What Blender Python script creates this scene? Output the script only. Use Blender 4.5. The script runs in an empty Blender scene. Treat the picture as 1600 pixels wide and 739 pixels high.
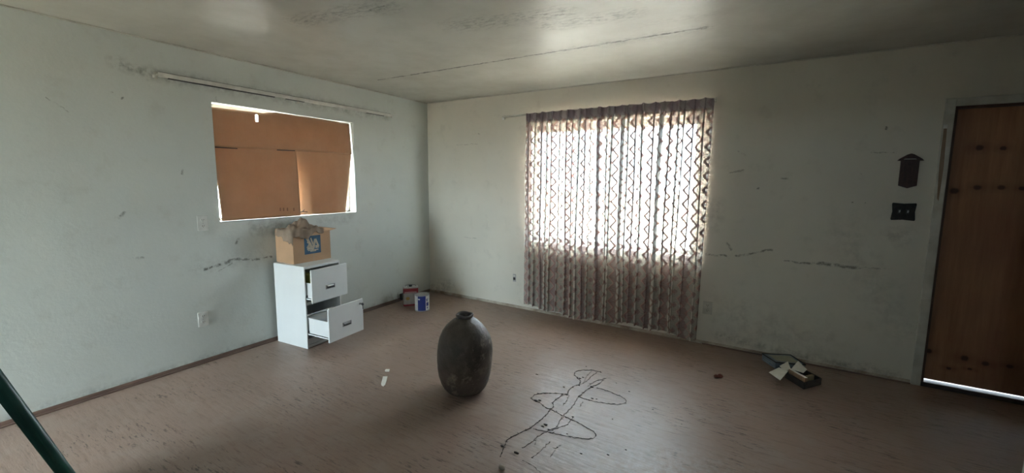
import bpy, bmesh, math, random
from mathutils import Vector, Matrix, noise as mnoise

random.seed(7)
S = bpy.context.scene
COL = S.collection
V = Vector

# ------------------------------------------------------------------ camera
CAM = V((3.7966, -4.0508, 1.4777))
YAW, PITCH, ROLL, FPX, PX, PY = -0.5419, 0.116, 0.0096, 649.85, 808.82, 357.69
_f = V((math.sin(YAW)*math.cos(PITCH), math.cos(YAW)*math.cos(PITCH), -math.sin(PITCH)))
_r = V((math.cos(YAW), -math.sin(YAW), 0)); _u = _r.cross(_f)
RIGHT = _r*math.cos(ROLL) + _u*math.sin(ROLL); UP = -_r*math.sin(ROLL) + _u*math.cos(ROLL); FWD = _f
cd = bpy.data.cameras.new('camera'); cam = bpy.data.objects.new('camera', cd); COL.objects.link(cam)
cam.matrix_world = Matrix(((RIGHT.x, UP.x, -FWD.x, CAM.x), (RIGHT.y, UP.y, -FWD.y, CAM.y), (RIGHT.z, UP.z, -FWD.z, CAM.z), (0, 0, 0, 1)))
cd.sensor_fit = 'HORIZONTAL'; cd.sensor_width = 36; cd.lens = FPX/1600*36
cd.shift_x = (800-PX)/1600; cd.shift_y = (PY-369.5)/1600
cd.clip_start = 0.02; cd.clip_end = 300
S.camera = cam
def ray(x, y): return RIGHT*((x-PX)/FPX) + UP*(-(y-PY)/FPX) + FWD
def on_left(x, y, X=0.0): d = ray(x, y); return CAM + d*((X-CAM.x)/d.x)
def on_back(x, y, Y=0.0): d = ray(x, y); return CAM + d*((Y-CAM.y)/d.y)
def on_floor(x, y, Z=0.0): d = ray(x, y); return CAM + d*((Z-CAM.z)/d.z)

# ------------------------------------------------------------------ daylight
w = bpy.data.worlds.new('hazy_sky'); S.world = w; w.use_nodes = True
bg = w.node_tree.nodes['Background']; bg.inputs['Color'].default_value = (0.78, 0.90, 1.0, 1); bg.inputs['Strength'].default_value = 9.0
sd = bpy.data.lights.new('sun', 'SUN'); sd.energy = 40; sd.angle = 0.009; sd.color = (1, .93, .82)
sun = bpy.data.objects.new('sun', sd); COL.objects.link(sun)
sun.rotation_euler = V((-0.80, 0.06, -0.60)).to_track_quat('-Z', 'Y').to_euler()
def portal(name, loc, direction, sx, sy):
    l = bpy.data.lights.new(name, 'AREA'); l.shape = 'RECTANGLE'; l.size = sx; l.size_y = sy; l.cycles.is_portal = True
    o = bpy.data.objects.new(name, l); COL.objects.link(o); o.location = loc
    o.rotation_euler = V(direction).to_track_quat('-Z', 'Z').to_euler()
portal('daylight_portal', (2.38, .15, 1.44), (0, -1, 0), 1.75, 1.30)
portal('daylight_portal', (.47, -6.45, 1.02), (0, 1, 0), .88, 2.08)
portal('daylight_portal', (3.65, -6.45, 1.70), (0, 1, 0), .42, .36)  # serves the added fill opening behind the camera
portal('daylight_portal', (-.15, -1.77, 1.59), (1, 0, 0), 1.32, .97)
S.view_settings.view_transform = 'Standard'; S.view_settings.look = 'None'; S.view_settings.gamma = 1
S.view_settings.use_curve_mapping = False
S.view_settings.exposure = 2.55

# ------------------------------------------------------------------ node helpers
class NT:
    def __init__(s, name):
        s.mat = bpy.data.materials.new(name); s.mat.use_nodes = True
        s.t = s.mat.node_tree; s.t.nodes.clear()
        s.out = s.t.nodes.new('ShaderNodeOutputMaterial')
        s._oc = None
    def put(s, sock, v):
        if hasattr(v, 'is_output'): s.t.links.new(v, sock)
        elif isinstance(v, (tuple, list)) and sock.type == 'RGBA': sock.default_value = (*v[:3], 1)
        else: sock.default_value = v
    def new(s, typ, **kw):
        n = s.t.nodes.new(typ)
        for k, v in kw.items():
            setattr(n, k, v)
        return n
    def m(s, op, a, b=0.0, c=None, clamp=False):
        n = s.new('ShaderNodeMath', operation=op, use_clamp=clamp); s.put(n.inputs[0], a); s.put(n.inputs[1], b)
        if c is not None: s.put(n.inputs[2], c)
        return n.outputs[0]
    def vm(s, op, a, b=(0, 0, 0), scale=None):
        n = s.new('ShaderNodeVectorMath', operation=op); s.put(n.inputs[0], a); s.put(n.inputs[1], b)
        if scale is not None: s.put(n.inputs['Scale'], scale)
        return n.outputs['Value'] if op in ('LENGTH', 'DOT_PRODUCT', 'DISTANCE') else n.outputs[0]
    def oc(s):
        if s._oc is None: s._oc = s.new('ShaderNodeTexCoord').outputs['Object']
        return s._oc
    def sep(s, v):
        n = s.new('ShaderNodeSeparateXYZ'); s.put(n.inputs[0], v); return n.outputs
    def comb(s, x, y, z=0.0):
        n = s.new('ShaderNodeCombineXYZ'); s.put(n.inputs[0], x); s.put(n.inputs[1], y); s.put(n.inputs[2], z); return n.outputs[0]
    def noise(s, scale, detail=3, rough=.55, vec=None, stretch=None, out='Fac'):
        n = s.new('ShaderNodeTexNoise'); vec = vec or s.oc()
        if stretch: vec = s.vm('MULTIPLY', vec, stretch)
        s.put(n.inputs['Vector'], vec); n.inputs['Scale'].default_value = scale
        n.inputs['Detail'].default_value = detail; n.inputs['Roughness'].default_value = rough
        return n.outputs[out]
    def ramp(s, x, lo, hi, a=0.0, b=1.0):
        n = s.new('ShaderNodeMapRange'); n.clamp = True
        for i, v in enumerate((x, lo, hi, a, b)): s.put(n.inputs[i], v)
        return n.outputs[0]
    def mix(s, f, a, b):
        n = s.new('ShaderNodeMix', data_type='RGBA'); s.put(n.inputs[0], f); s.put(n.inputs[6], a); s.put(n.inputs[7], b); return n.outputs[2]
    def bump(s, h, strength=.2, dist=.01):
        n = s.new('ShaderNodeBump'); n.inputs['Strength'].default_value = strength; n.inputs['Distance'].default_value = dist
        s.put(n.inputs['Height'], h); return n.outputs[0]
    def bsdf(s, color, rough=.6, metal=0.0, spec=.5, normal=None, **kw):
        n = s.new('ShaderNodeBsdfPrincipled'); s.put(n.inputs['Base Color'], color); s.put(n.inputs['Roughness'], rough)
        s.put(n.inputs['Metallic'], metal); s.put(n.inputs['Specular IOR Level'], spec)
        if normal is not None: s.put(n.inputs['Normal'], normal)
        for k, v in kw.items(): s.put(n.inputs[k], v)
        return n.outputs[0]
    def done(s, shader): s.t.links.new(shader, s.out.inputs[0]); return s.mat
    def seg(s, p2, a, b, wd, soft=None):
        a = V((*a, 0)); b = V((*b, 0)); d = b-a
        v = s.vm('SUBTRACT', p2, tuple(a))
        t = s.m('MAXIMUM', s.m('MINIMUM', s.vm('DOT_PRODUCT', v, tuple(d/max(d.length_squared, 1e-9))), 1.0), 0.0)
        q = s.vm('SUBTRACT', v, s.vm('SCALE', tuple(d), scale=t))
        return s.ramp(s.vm('LENGTH', q), wd, wd*.2 if soft is None else soft, 0.0, 1.0)

MATS = {}
def simple(name, c, rough=.6, c2=None, scale=12, metal=0.0, bump=.08, spec=.5, stretch=None, **kw):
    if name in MATS: return MATS[name]
    t = NT(name); nz = t.noise(scale, 4, stretch=stretch)
    c2 = c2 or tuple(x*.8 for x in c)
    col = t.mix(t.ramp(nz, .35, .68), c, c2)
    MATS[name] = t.done(t.bsdf(col, rough, metal, spec, t.bump(nz, bump, .004), **kw))
    return MATS[name]

def wall_mat(name, axis, marks, blotches, tint=(.60, .61, .555)):
    t = NT(name); x, y, z = t.sep(t.oc())
    h = x if axis == 'x' else y
    p2 = t.comb(h, z, 0.0)
    wv = t.noise(9, 3, out='Color'); wv = t.vm('SCALE', t.vm('SUBTRACT', wv, (.5, .5, .5)), scale=.05)
    fw = t.vm('SCALE', t.vm('SUBTRACT', t.noise(60, 2, out='Color'), (.5, .5, .5)), scale=.012)
    pw = t.vm('MULTIPLY', t.vm('ADD', t.vm('ADD', p2, wv), fw), (1, 1, 0))
    big = t.noise(1.3, 4); mid = t.noise(6, 5, .65); fine = t.noise(45, 3)
    c = t.mix(t.ramp(big, .38, .66), tint, tuple(v*.93 for v in tint))
    c = t.mix(t.m('MULTIPLY', t.ramp(mid, .56, .76), .30), c, (.36, .35, .30))
    brk = t.ramp(t.noise(22, 4, .7), .40, .56)
    tot = None
    for (a, b, wd, amt) in marks:
        k = t.m('MULTIPLY', t.m('MULTIPLY', t.seg(pw, a, b, wd), brk), amt)
        tot = k if tot is None else t.m('MAXIMUM', tot, k)
    for (a, b, wd, amt) in blotches:
        k = t.m('MULTIPLY', t.m('MULTIPLY', t.seg(pw, a, b, wd, 0.0), t.ramp(t.noise(14, 5, .7), .42, .66)), amt)
        tot = k if tot is None else t.m('MAXIMUM', tot, k)
    if tot is not None: c = t.mix(tot, c, (.075, .065, .05))
    hgt = t.m('ADD', t.m('MULTIPLY', fine, .6), t.m('MULTIPLY', mid, 1.0))
    return t.done(t.bsdf(c, t.ramp(mid, .3, .7, .42, .6), normal=t.bump(hgt, .25, .006)))

M_LEFT = wall_mat('painted_plaster_left', 'y',
    [((-2.555, .757), (-2.44, .779), .016, .9), ((-2.44, .779), (-2.30, .800), .018, .8), ((-2.30, .80), (-2.19, .773), .010, .7),
     ((-2.19, .773), (-2.03, .776), .012, .8), ((-2.46, .722), (-2.33, .785), .008, .6), ((-2.31, .93), (-2.29, .96), .014, .7),
     ((-2.97, .90), (-2.93, .905), .014, .5), ((-3.03, 1.20), (-3.00, 1.23), .014, .6), ((-2.96, 2.0), (-2.955, 2.01), .010, .9),
     ((-3.01, 2.03), (-3.005, 2.035), .006, .8), ((-3.3, 1.95), (-3.22, 1.88), .005, .5), ((-2.65, 1.50), (-2.645, 1.53), .008, .6),
     ((-2.39, 2.115), (-2.38, 2.09), .008, .4)],
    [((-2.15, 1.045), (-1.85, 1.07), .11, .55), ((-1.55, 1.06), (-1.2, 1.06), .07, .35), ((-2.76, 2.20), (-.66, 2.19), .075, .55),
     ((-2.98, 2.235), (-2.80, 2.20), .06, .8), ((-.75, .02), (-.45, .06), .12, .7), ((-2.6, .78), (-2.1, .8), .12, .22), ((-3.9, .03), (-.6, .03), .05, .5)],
    tint=(.57, .595, .555))
M_BACK = wall_mat('painted_plaster_back', 'x',
    [((3.344, .834), (3.51, .833), .012, .7), ((3.594, .842), (3.842, .915), .013, .75), ((3.508, .953), (3.541, .894), .016, .7),
     ((3.939, .834), (4.176, .840), .009, .7), ((4.176, .84), (4.417, .837), .017, .75), ((4.417, .837), (4.60, .844), .008, .5),
     ((4.429, 1.706), (4.552, 1.703), .005, .6), ((4.492, 1.87), (4.495, 1.89), .009, .8), ((3.70, 1.427), (3.715, 1.427), .010, .9),
     ((4.378, 1.545), (4.379, 1.546), .008, .9), ((4.342, 1.332), (4.343, 1.333), .008, .9), ((4.415, 1.334), (4.416, 1.335), .007, .9),
     ((3.50, 1.565), (3.60, 1.585), .010, .5), ((3.87, 1.52), (3.92, 1.515), .010, .55), ((.468, 1.907), (.789, 1.903), .004, .5),
     ((.58, .767), (.768, .774), .006, .45), ((3.55, 1.74), (3.60, 1.70), .008, .4), ((.80, 2.02), (.83, 2.02), .006, .6)],
    [((4.617, 1.115), (4.65, 1.10), .11, .45), ((3.40, 1.1), (3.42, 1.3), .08, .35), ((3.6, .3), (4.2, .15), .3, .25), ((3.5, .1), (4.7, .03), .07, .6),
     ((.05, .05), (.35, .12), .12, .55), ((4.3, 1.1), (4.7, .4), .2, .22)],
    tint=(.64, .61, .525))
M_WALL = wall_mat('painted_plaster_plain', 'x', [], [], tint=(.60, .585, .52))

def ceiling_mat():
    t = NT('painted_ceiling_board'); x, y, z = t.sep(t.oc()); p2 = t.comb(x, y, 0.0)
    fw = t.vm('SCALE', t.vm('SUBTRACT', t.noise(20, 3, out='Color'), (.5, .5, .5)), scale=.05)
    pw = t.vm('MULTIPLY', t.vm('ADD', p2, fw), (1, 1, 0))
    brk = t.ramp(t.noise(9, 4, .7), .40, .55); brk2 = t.ramp(t.noise(30, 4, .7), .42, .6)
    k = t.m('MULTIPLY', t.seg(pw, (.45, -1.155), (3.40, -1.108), .017), t.m('ADD', t.m('MULTIPLY', brk, .75), .25))
    for (a, b, wd, am) in [((1.64, -1.13), (1.67, -1.13), .02, .9), ((2.70, -1.12), (2.74, -1.12), .028, .9), ((3.36, -1.11), (3.40, -1.10), .035, .9),
                           ((2.0, -1.13), (2.35, -1.125), .016, .8), ((2.75, -1.12), (3.1, -1.115), .018, .7)]:
        k = t.m('MAXIMUM', k, t.m('MULTIPLY', t.m('MULTIPLY', t.seg(pw, a, b, wd), brk2), am))
    for (a, b, wd, am) in [((1.25, -2.44), (1.9, -2.33), .12, .85), ((2.3, -1.12), (3.35, -1.10), .10, .6), ((2.55, -1.62), (3.05, -1.55), .12, .8),
                           ((2.05, -1.9), (2.7, -1.75), .15, .8), ((3.05, -1.35), (3.5, -1.3), .08, .25)]:
        k = t.m('MAXIMUM', k, t.m('MULTIPLY', t.m('MULTIPLY', t.seg(pw, a, b, wd, 0.0), t.ramp(t.noise(16, 6, .75, stretch=(1, 2.5, 1)), .46, .66)), am))
    mid = t.noise(3.5, 5, .6); fine = t.noise(50, 3)
    c = t.mix(t.ramp(mid, .4, .7), (.50, .49, .435), (.45, .44, .385))
    c = t.mix(k, c, (.06, .055, .045))
    hgt = t.m('ADD', t.m('MULTIPLY', fine, .4), t.m('SUBTRACT', mid, t.m('MULTIPLY', k, 1.5)))
    return t.done(t.bsdf(c, t.ramp(mid, .35, .7, .32, .44), spec=.40, normal=t.bump(hgt, .18, .006)))
M_CEIL = ceiling_mat()

def floor_mat():
    t = NT('worn_streaked_floor'); x, y, z = t.sep(t.oc())
    big = t.noise(.9, 4); mid = t.noise(5, 5, .65); grit = t.noise(70, 3, .7)
    s1 = t.noise(3.2, 4, .7, stretch=(1.6, 13, 1)); s2 = t.noise(7.5, 4, .75, stretch=(1.3, 8, 1)); patch = t.ramp(t.noise(2.6, 4, .6), .44, .60)
    c = t.mix(t.ramp(big, .35, .65), (.315, .218, .172), (.272, .192, .153))
    c = t.mix(t.m('MULTIPLY', t.ramp(mid, .48, .72), .5), c, (.36, .295, .25))
    c = t.mix(t.m('MULTIPLY', t.ramp(s1, .52, .62), .30), c, (.15, .09, .068))
    c = t.mix(t.m('MULTIPLY', t.m('MULTIPLY', t.ramp(s2, .555, .615), patch), .82), c, (.075, .050, .042))
    p2 = t.vm('MULTIPLY', t.vm('ADD', t.oc(), t.vm('SCALE', t.noise(4, 3, out='Color'), scale=.12)), (1, 1, 0))
    pale = t.m('MULTIPLY', t.m('MULTIPLY', t.seg(p2, (3.35, -2.0), (3.75, -1.72), .28, 0.0), t.ramp(t.noise(25, 5, .8), .42, .62)), .5)
    c = t.mix(pale, c, (.44, .38, .32))
    scuff = t.m('MULTIPLY', t.m('MULTIPLY', t.seg(p2, (3.05, -1.97), (3.4, -1.8), .16, 0.0), t.ramp(t.noise(19, 5, .8), .45, .62)), .55)
    c = t.mix(scuff, c, (.13, .095, .075))
    specks = t.ramp(t.noise(95, 2, .6), .735, .77)
    c = t.mix(t.m('MULTIPLY', specks, .6), c, (.55, .48, .40))
    r = t.ramp(t.m('ADD', t.m('MULTIPLY', mid, .7), t.m('MULTIPLY', grit, .3)), .35, .68, .29, .50)
    hgt = t.m('ADD', t.m('MULTIPLY', grit, .35), t.m('MULTIPLY', t.ramp(s1, .4, .62), -.5))
    return t.done(t.bsdf(c, r, spec=.38, normal=t.bump(hgt, .22, .004)))
M_FLOOR = floor_mat()

M_WHITE = simple('yellowed_white_paint', (.56, .55, .49), .45, (.42, .40, .34), 9)
M_METAL = simple('cabinet_grey_white_enamel', (.68, .69, .68), .38, (.65, .66, .65), 5, bump=.01)
M_PLATE = simple('ivory_plastic', (.66, .66, .62), .35, (.56, .56, .52), 20, bump=.02)
M_DARK = simple('dark_slot', (.03, .028, .025), .6)
M_BASE = simple('brown_wood_strip', (.20, .125, .095), .5, (.12, .075, .06), 6, stretch=(1, 1, 6))
M_BASE2 = simple('scuffed_pale_strip', (.50, .45, .37), .55, (.24, .17, .12), 7)
M_STEEL = simple('dull_steel', (.42, .42, .42), .35, (.3, .3, .3), 15, metal=.8)
M_DSTEEL = simple('dark_steel', (.09, .09, .095), .4, (.05, .05, .05), 15, metal=.5)
M_ALU = simple('aluminium_frame', (.55, .55, .54), .4, (.45, .45, .44), 10, metal=.3)
M_CONC = simple('pale_dusty_ground', (.46, .43, .38), .9, (.36, .33, .29), 1.5)
M_DIMYARD = simple('dimming_ground_brown', (.17, .135, .10), .95, (.12, .095, .07), 2)  # dark ground tone, set to cut light bounced indoors
M_STUCCO = simple('outside_stucco', (.5, .45, .38), .9)
M_PAPER = simple('white_card', (.86, .84, .78), .7, (.78, .76, .69), 18, bump=.03)
M_TAN = simple('tan_wood_block', (.42, .28, .17), .6, (.30, .19, .11), 9, stretch=(8, 1, 1))
M_BLACK = simple('black_card', (.025, .023, .022), .55, (.05, .045, .04), 20)
M_BLUEGREY = simple('blue_grey_card', (.16, .21, .26), .45, (.26, .31, .34), 14)
M_GREENGREY = simple('grey_green_panel', (.40, .40, .30), .6, (.30, .30, .22), 10)
M_GREEN = simple('green_painted_pole', (.012, .075, .055), .35, (.007, .04, .032), 8)
M_RAG = simple('brown_rag_cloth', (.29, .215, .155), .9, (.22, .163, .116), 14, bump=.12)
M_BOX = simple('carton_board', (.46, .285, .165), .8, (.40, .245, .14), 5, bump=.04)
M_BLUE = simple('blue_print', (.030, .085, .155), .7, (.05, .12, .19), 22)
M_INK = simple('pale_print', (.50, .42, .32), .8, (.36, .31, .24), 30)
M_VINE = simple('dry_dark_vine', (.022, .015, .012), .9, (.05, .035, .025), 60)
M_PLAQUE = simple('dark_brown_wood', (.060, .026, .022), .5, (.035, .016, .013), 12, stretch=(6, 6, 1))
M_SWITCH = simple('blackened_metal', (.018, .017, .017), .35, (.035, .03, .025), 30, metal=.6)
M_REDTIN = simple('red_tin_print', (.30, .025, .035), .4, (.22, .02, .028), 20)
M_GREYTIN = simple('grey_tin_print', (.42, .40, .37), .45, (.33, .31, .29), 18)
M_YELLOW = simple('ochre_print', (.42, .27, .07), .5)
M_CANBLUE = simple('deep_blue_label', (.012, .028, .20), .35, (.02, .035, .16), 25)
M_CANWHITE = simple('white_label', (.70, .70, .68), .4, (.58, .58, .56), 25)
M_RUST = simple('rust_red_chip', (.13, .035, .02), .8)
M_OLIVE = simple('olive_folder', (.34, .33, .08), .6, (.26, .25, .06), 10)
M_FOLDER = simple('pale_papers', (.62, .58, .48), .7, (.48, .52, .56), 6)
M_CRUMB = simple('dry_crumb', (.10, .07, .05), .9, (.05, .036, .028), 40)
M_STONE = simple('pale_pebble', (.42, .36, .30), .85)

def jar_mat():
    t = NT('dark_fired_clay'); a = t.noise(5, 5, .65); b = t.noise(18, 4, .7); c3 = t.noise(3.3, 2, .5)
    c = t.mix(t.ramp(a, .38, .64), (.050, .038, .031), (.115, .092, .076))
    c = t.mix(t.m('MULTIPLY', t.m('MULTIPLY', t.ramp(b, .52, .64), t.ramp(c3, .42, .56)), .8), c, (.25, .205, .17))
    return t.done(t.bsdf(c, t.ramp(b, .3, .7, .42, .62), spec=.45, normal=t.bump(t.m('ADD', a, t.m('MULTIPLY', b, .5)), .55, .02)))
M_JAR = jar_mat()

def cardboard_mat():
    t = NT('window_cardboard'); x, y, z = t.sep(t.oc()); nz = t.noise(4, 5, .6)
    flute = t.noise(120, 1, .4, stretch=(1, 1, .03))
    c = t.mix(t.ramp(nz, .35, .68), (.385, .245, .150), (.33, .205, .122))
    c = t.mix(t.m('MULTIPLY', flute, .18), c, (.26, .15, .08))
    d = t.bsdf(c, .8, normal=t.bump(flute, .1, .002))
    tr = t.new('ShaderNodeBsdfTranslucent'); t.put(tr.inputs[0], (.55, .27, .11))
    mx = t.new('ShaderNodeMixShader'); mx.inputs[0].default_value = .10; t.t.links.new(d, mx.inputs[1]); t.t.links.new(tr.outputs[0], mx.inputs[2])
    return t.done(mx.outputs[0])
M_CARD = cardboard_mat()

def glass_mat():
    t = NT('dusty_window_glass'); nz = t.noise(6, 4)
    tp = t.new('ShaderNodeBsdfTransparent'); t.put(tp.inputs[0], (.93, .96, .96))
    g = t.new('ShaderNodeBsdfGlossy'); t.put(g.inputs[0], (1, 1, 1)); g.inputs['Roughness'].default_value = .03
    d = t.new('ShaderNodeBsdfDiffuse'); t.put(d.inputs[0], (.5, .48, .44))
    a = t.new('ShaderNodeMixShader'); a.inputs[0].default_value = .05; t.t.links.new(tp.outputs[0], a.inputs[1]); t.t.links.new(g.outputs[0], a.inputs[2])
    b = t.new('ShaderNodeMixShader'); t.put(b.inputs[0], t.ramp(nz, .4, .8, .01, .05)); t.t.links.new(a.outputs[0], b.inputs[1]); t.t.links.new(d.outputs[0], b.inputs[2])
    return t.done(b.outputs[0])
M_GLASS = glass_mat()

def plywood_mat(knots):
    t = NT('stained_plywood'); x, y, z = t.sep(t.oc()); p2 = t.comb(x, z, 0.0)
    wv = t.vm('SCALE', t.vm('SUBTRACT', t.noise(7, 3, out='Color'), (.5, .5, .5)), scale=.03)
    pw = t.vm('MULTIPLY', t.vm('ADD', p2, wv), (1, 1, 0))
    g = t.noise(3, 5, .6, stretch=(9, 9, .7)); big = t.noise(1.6, 3)
    c = t.mix(t.ramp(g, .35, .66), (.38, .195, .095), (.28, .135, .064))
    c = t.mix(t.m('MULTIPLY', t.ramp(big, .45, .7), .5), c, (.25, .105, .06))
    tot = None
    for (kx, kz, r) in knots:
        k = t.seg(pw, (kx-.004, kz), (kx+.004, kz), r, r*.45); h = t.m('MULTIPLY', t.seg(pw, (kx-.03, kz), (kx+.03, kz), r*2.2, 0.0), .35)
        k = t.m('MAXIMUM', k, h); tot = k if tot is None else t.m('MAXIMUM', tot, k)
    c = t.mix(t.m('MULTIPLY', tot, .85), c, (.035, .012, .008))
    return t.done(t.bsdf(c, .55, normal=t.bump(g, .12, .003)))
M_PLY = plywood_mat([(5.0, 1.729, .026), (5.115, 1.721, .018), (4.909, 1.431, .030), (5.026, 1.46, .022), (5.132, 1.461, .022), (5.232, 1.459, .018),
                     (4.887, .257, .022), (5.07, .246, .028), (5.177, .229, .022), (5.296, .24, .020), (4.999, .152, .014), (5.106, .169, .012)])

def curtain_mat(solid=False):
    t = NT('printed_open_weave_cloth' if not solid else 'curtain_heading_cloth')
    uv = t.new('ShaderNodeUVMap').outputs[0]; u, v, _ = t.sep(uv)
    nz = t.noise(14, 3, vec=uv)
    ph = t.m('MULTIPLY', v, 2*math.pi/.125)
    wv = t.m('MULTIPLY', t.m('ARCSINE', t.m('MULTIPLY', t.m('SINE', ph), .96)), .019)
    PER = .165
    ga = t.new('ShaderNodeAttribute', attribute_name='gather').outputs['Fac']
    q = t.m('ADD', t.m('ADD', u, wv), t.m('MULTIPLY', t.m('SUBTRACT', nz, .5), .008))
    s = t.m('FRACT', t.m('DIVIDE', q, PER))
    # mirrored edge on the other side of each band
    q2 = t.m('ADD', t.m('SUBTRACT', u, t.m('MULTIPLY', wv, .6)), .0); s2 = t.m('FRACT', t.m('DIVIDE', q2, PER))
    band = t.m('MULTIPLY', t.ramp(s, .30, .34), t.ramp(s2, .70, .66))
    ln = None
    for c0, wd in ((.32, .095), (.80, .076)):
        k = t.ramp(t.m('ABSOLUTE', t.m('SUBTRACT', s, c0)), wd, wd*.7); ln = k if ln is None else t.m('MAXIMUM', ln, k)
    dash = t.ramp(t.noise(40, 3, .6, vec=uv, stretch=(1.5, 3, 1)), .24, .34)
    ln = t.m('MULTIPLY', ln, dash)
    hv = t.m('FRACT', t.m('DIVIDE', v, .0135)); hl = t.ramp(t.m('ABSOLUTE', t.m('SUBTRACT', hv, .5)), .30, .12)
    hl = t.m('MULTIPLY', hl, t.ramp(t.noise(30, 2, vec=uv, stretch=(.8, 6, 1)), .38, .56))
    base = t.mix(t.ramp(t.noise(3, 4, vec=uv), .35, .65), (.60, .54, .45), (.52, .48, .42))
    c = t.mix(t.m('MULTIPLY', band, .88), base, (.29, .195, .188))
    c = t.mix(t.m('MULTIPLY', hl, .22), c, (.60, .55, .48))
    c = t.mix(t.m('MULTIPLY', ln, .62), c, (.27, .135, .118))
    if solid: c = t.mix(.72, c, (.27, .235, .275))
    d = t.new('ShaderNodeBsdfDiffuse'); t.put(d.inputs[0], c)
    tl = t.new('ShaderNodeBsdfTranslucent'); t.put(tl.inputs[0], t.mix(ga, c, (.55, .56, .58)))
    mx = t.new('ShaderNodeMixShader'); t.put(mx.inputs[0], t.m('MULTIPLY', t.m('SUBTRACT', .16, t.m('MULTIPLY', ga, .10)), t.m('SUBTRACT', 1.0, t.m('MULTIPLY', ln, .92)))) if not solid else t.put(mx.inputs[0], .012)
    t.t.links.new(d.outputs[0], mx.inputs[1]); t.t.links.new(tl.outputs[0], mx.inputs[2])
    if solid: return t.done(mx.outputs[0])
    op = t.m('ADD', .50, t.m('MULTIPLY', band, .20)); op = t.m('ADD', op, t.m('MULTIPLY', hl, .20))
    op = t.m('MAXIMUM', op, t.m('MULTIPLY', ln, 1.0)); op = t.m('MAXIMUM', op, t.m('MULTIPLY', ga, .992))
    tp = t.new('ShaderNodeBsdfTransparent'); t.put(tp.inputs[0], (1, 1, 1))
    fx = t.new('ShaderNodeMixShader'); t.put(fx.inputs[0], op); t.t.links.new(tp.outputs[0], fx.inputs[1]); t.t.links.new(mx.outputs[0], fx.inputs[2])
    return t.done(fx.outputs[0])
M_CURT = curtain_mat(); M_HEAD = curtain_mat(True)

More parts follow.
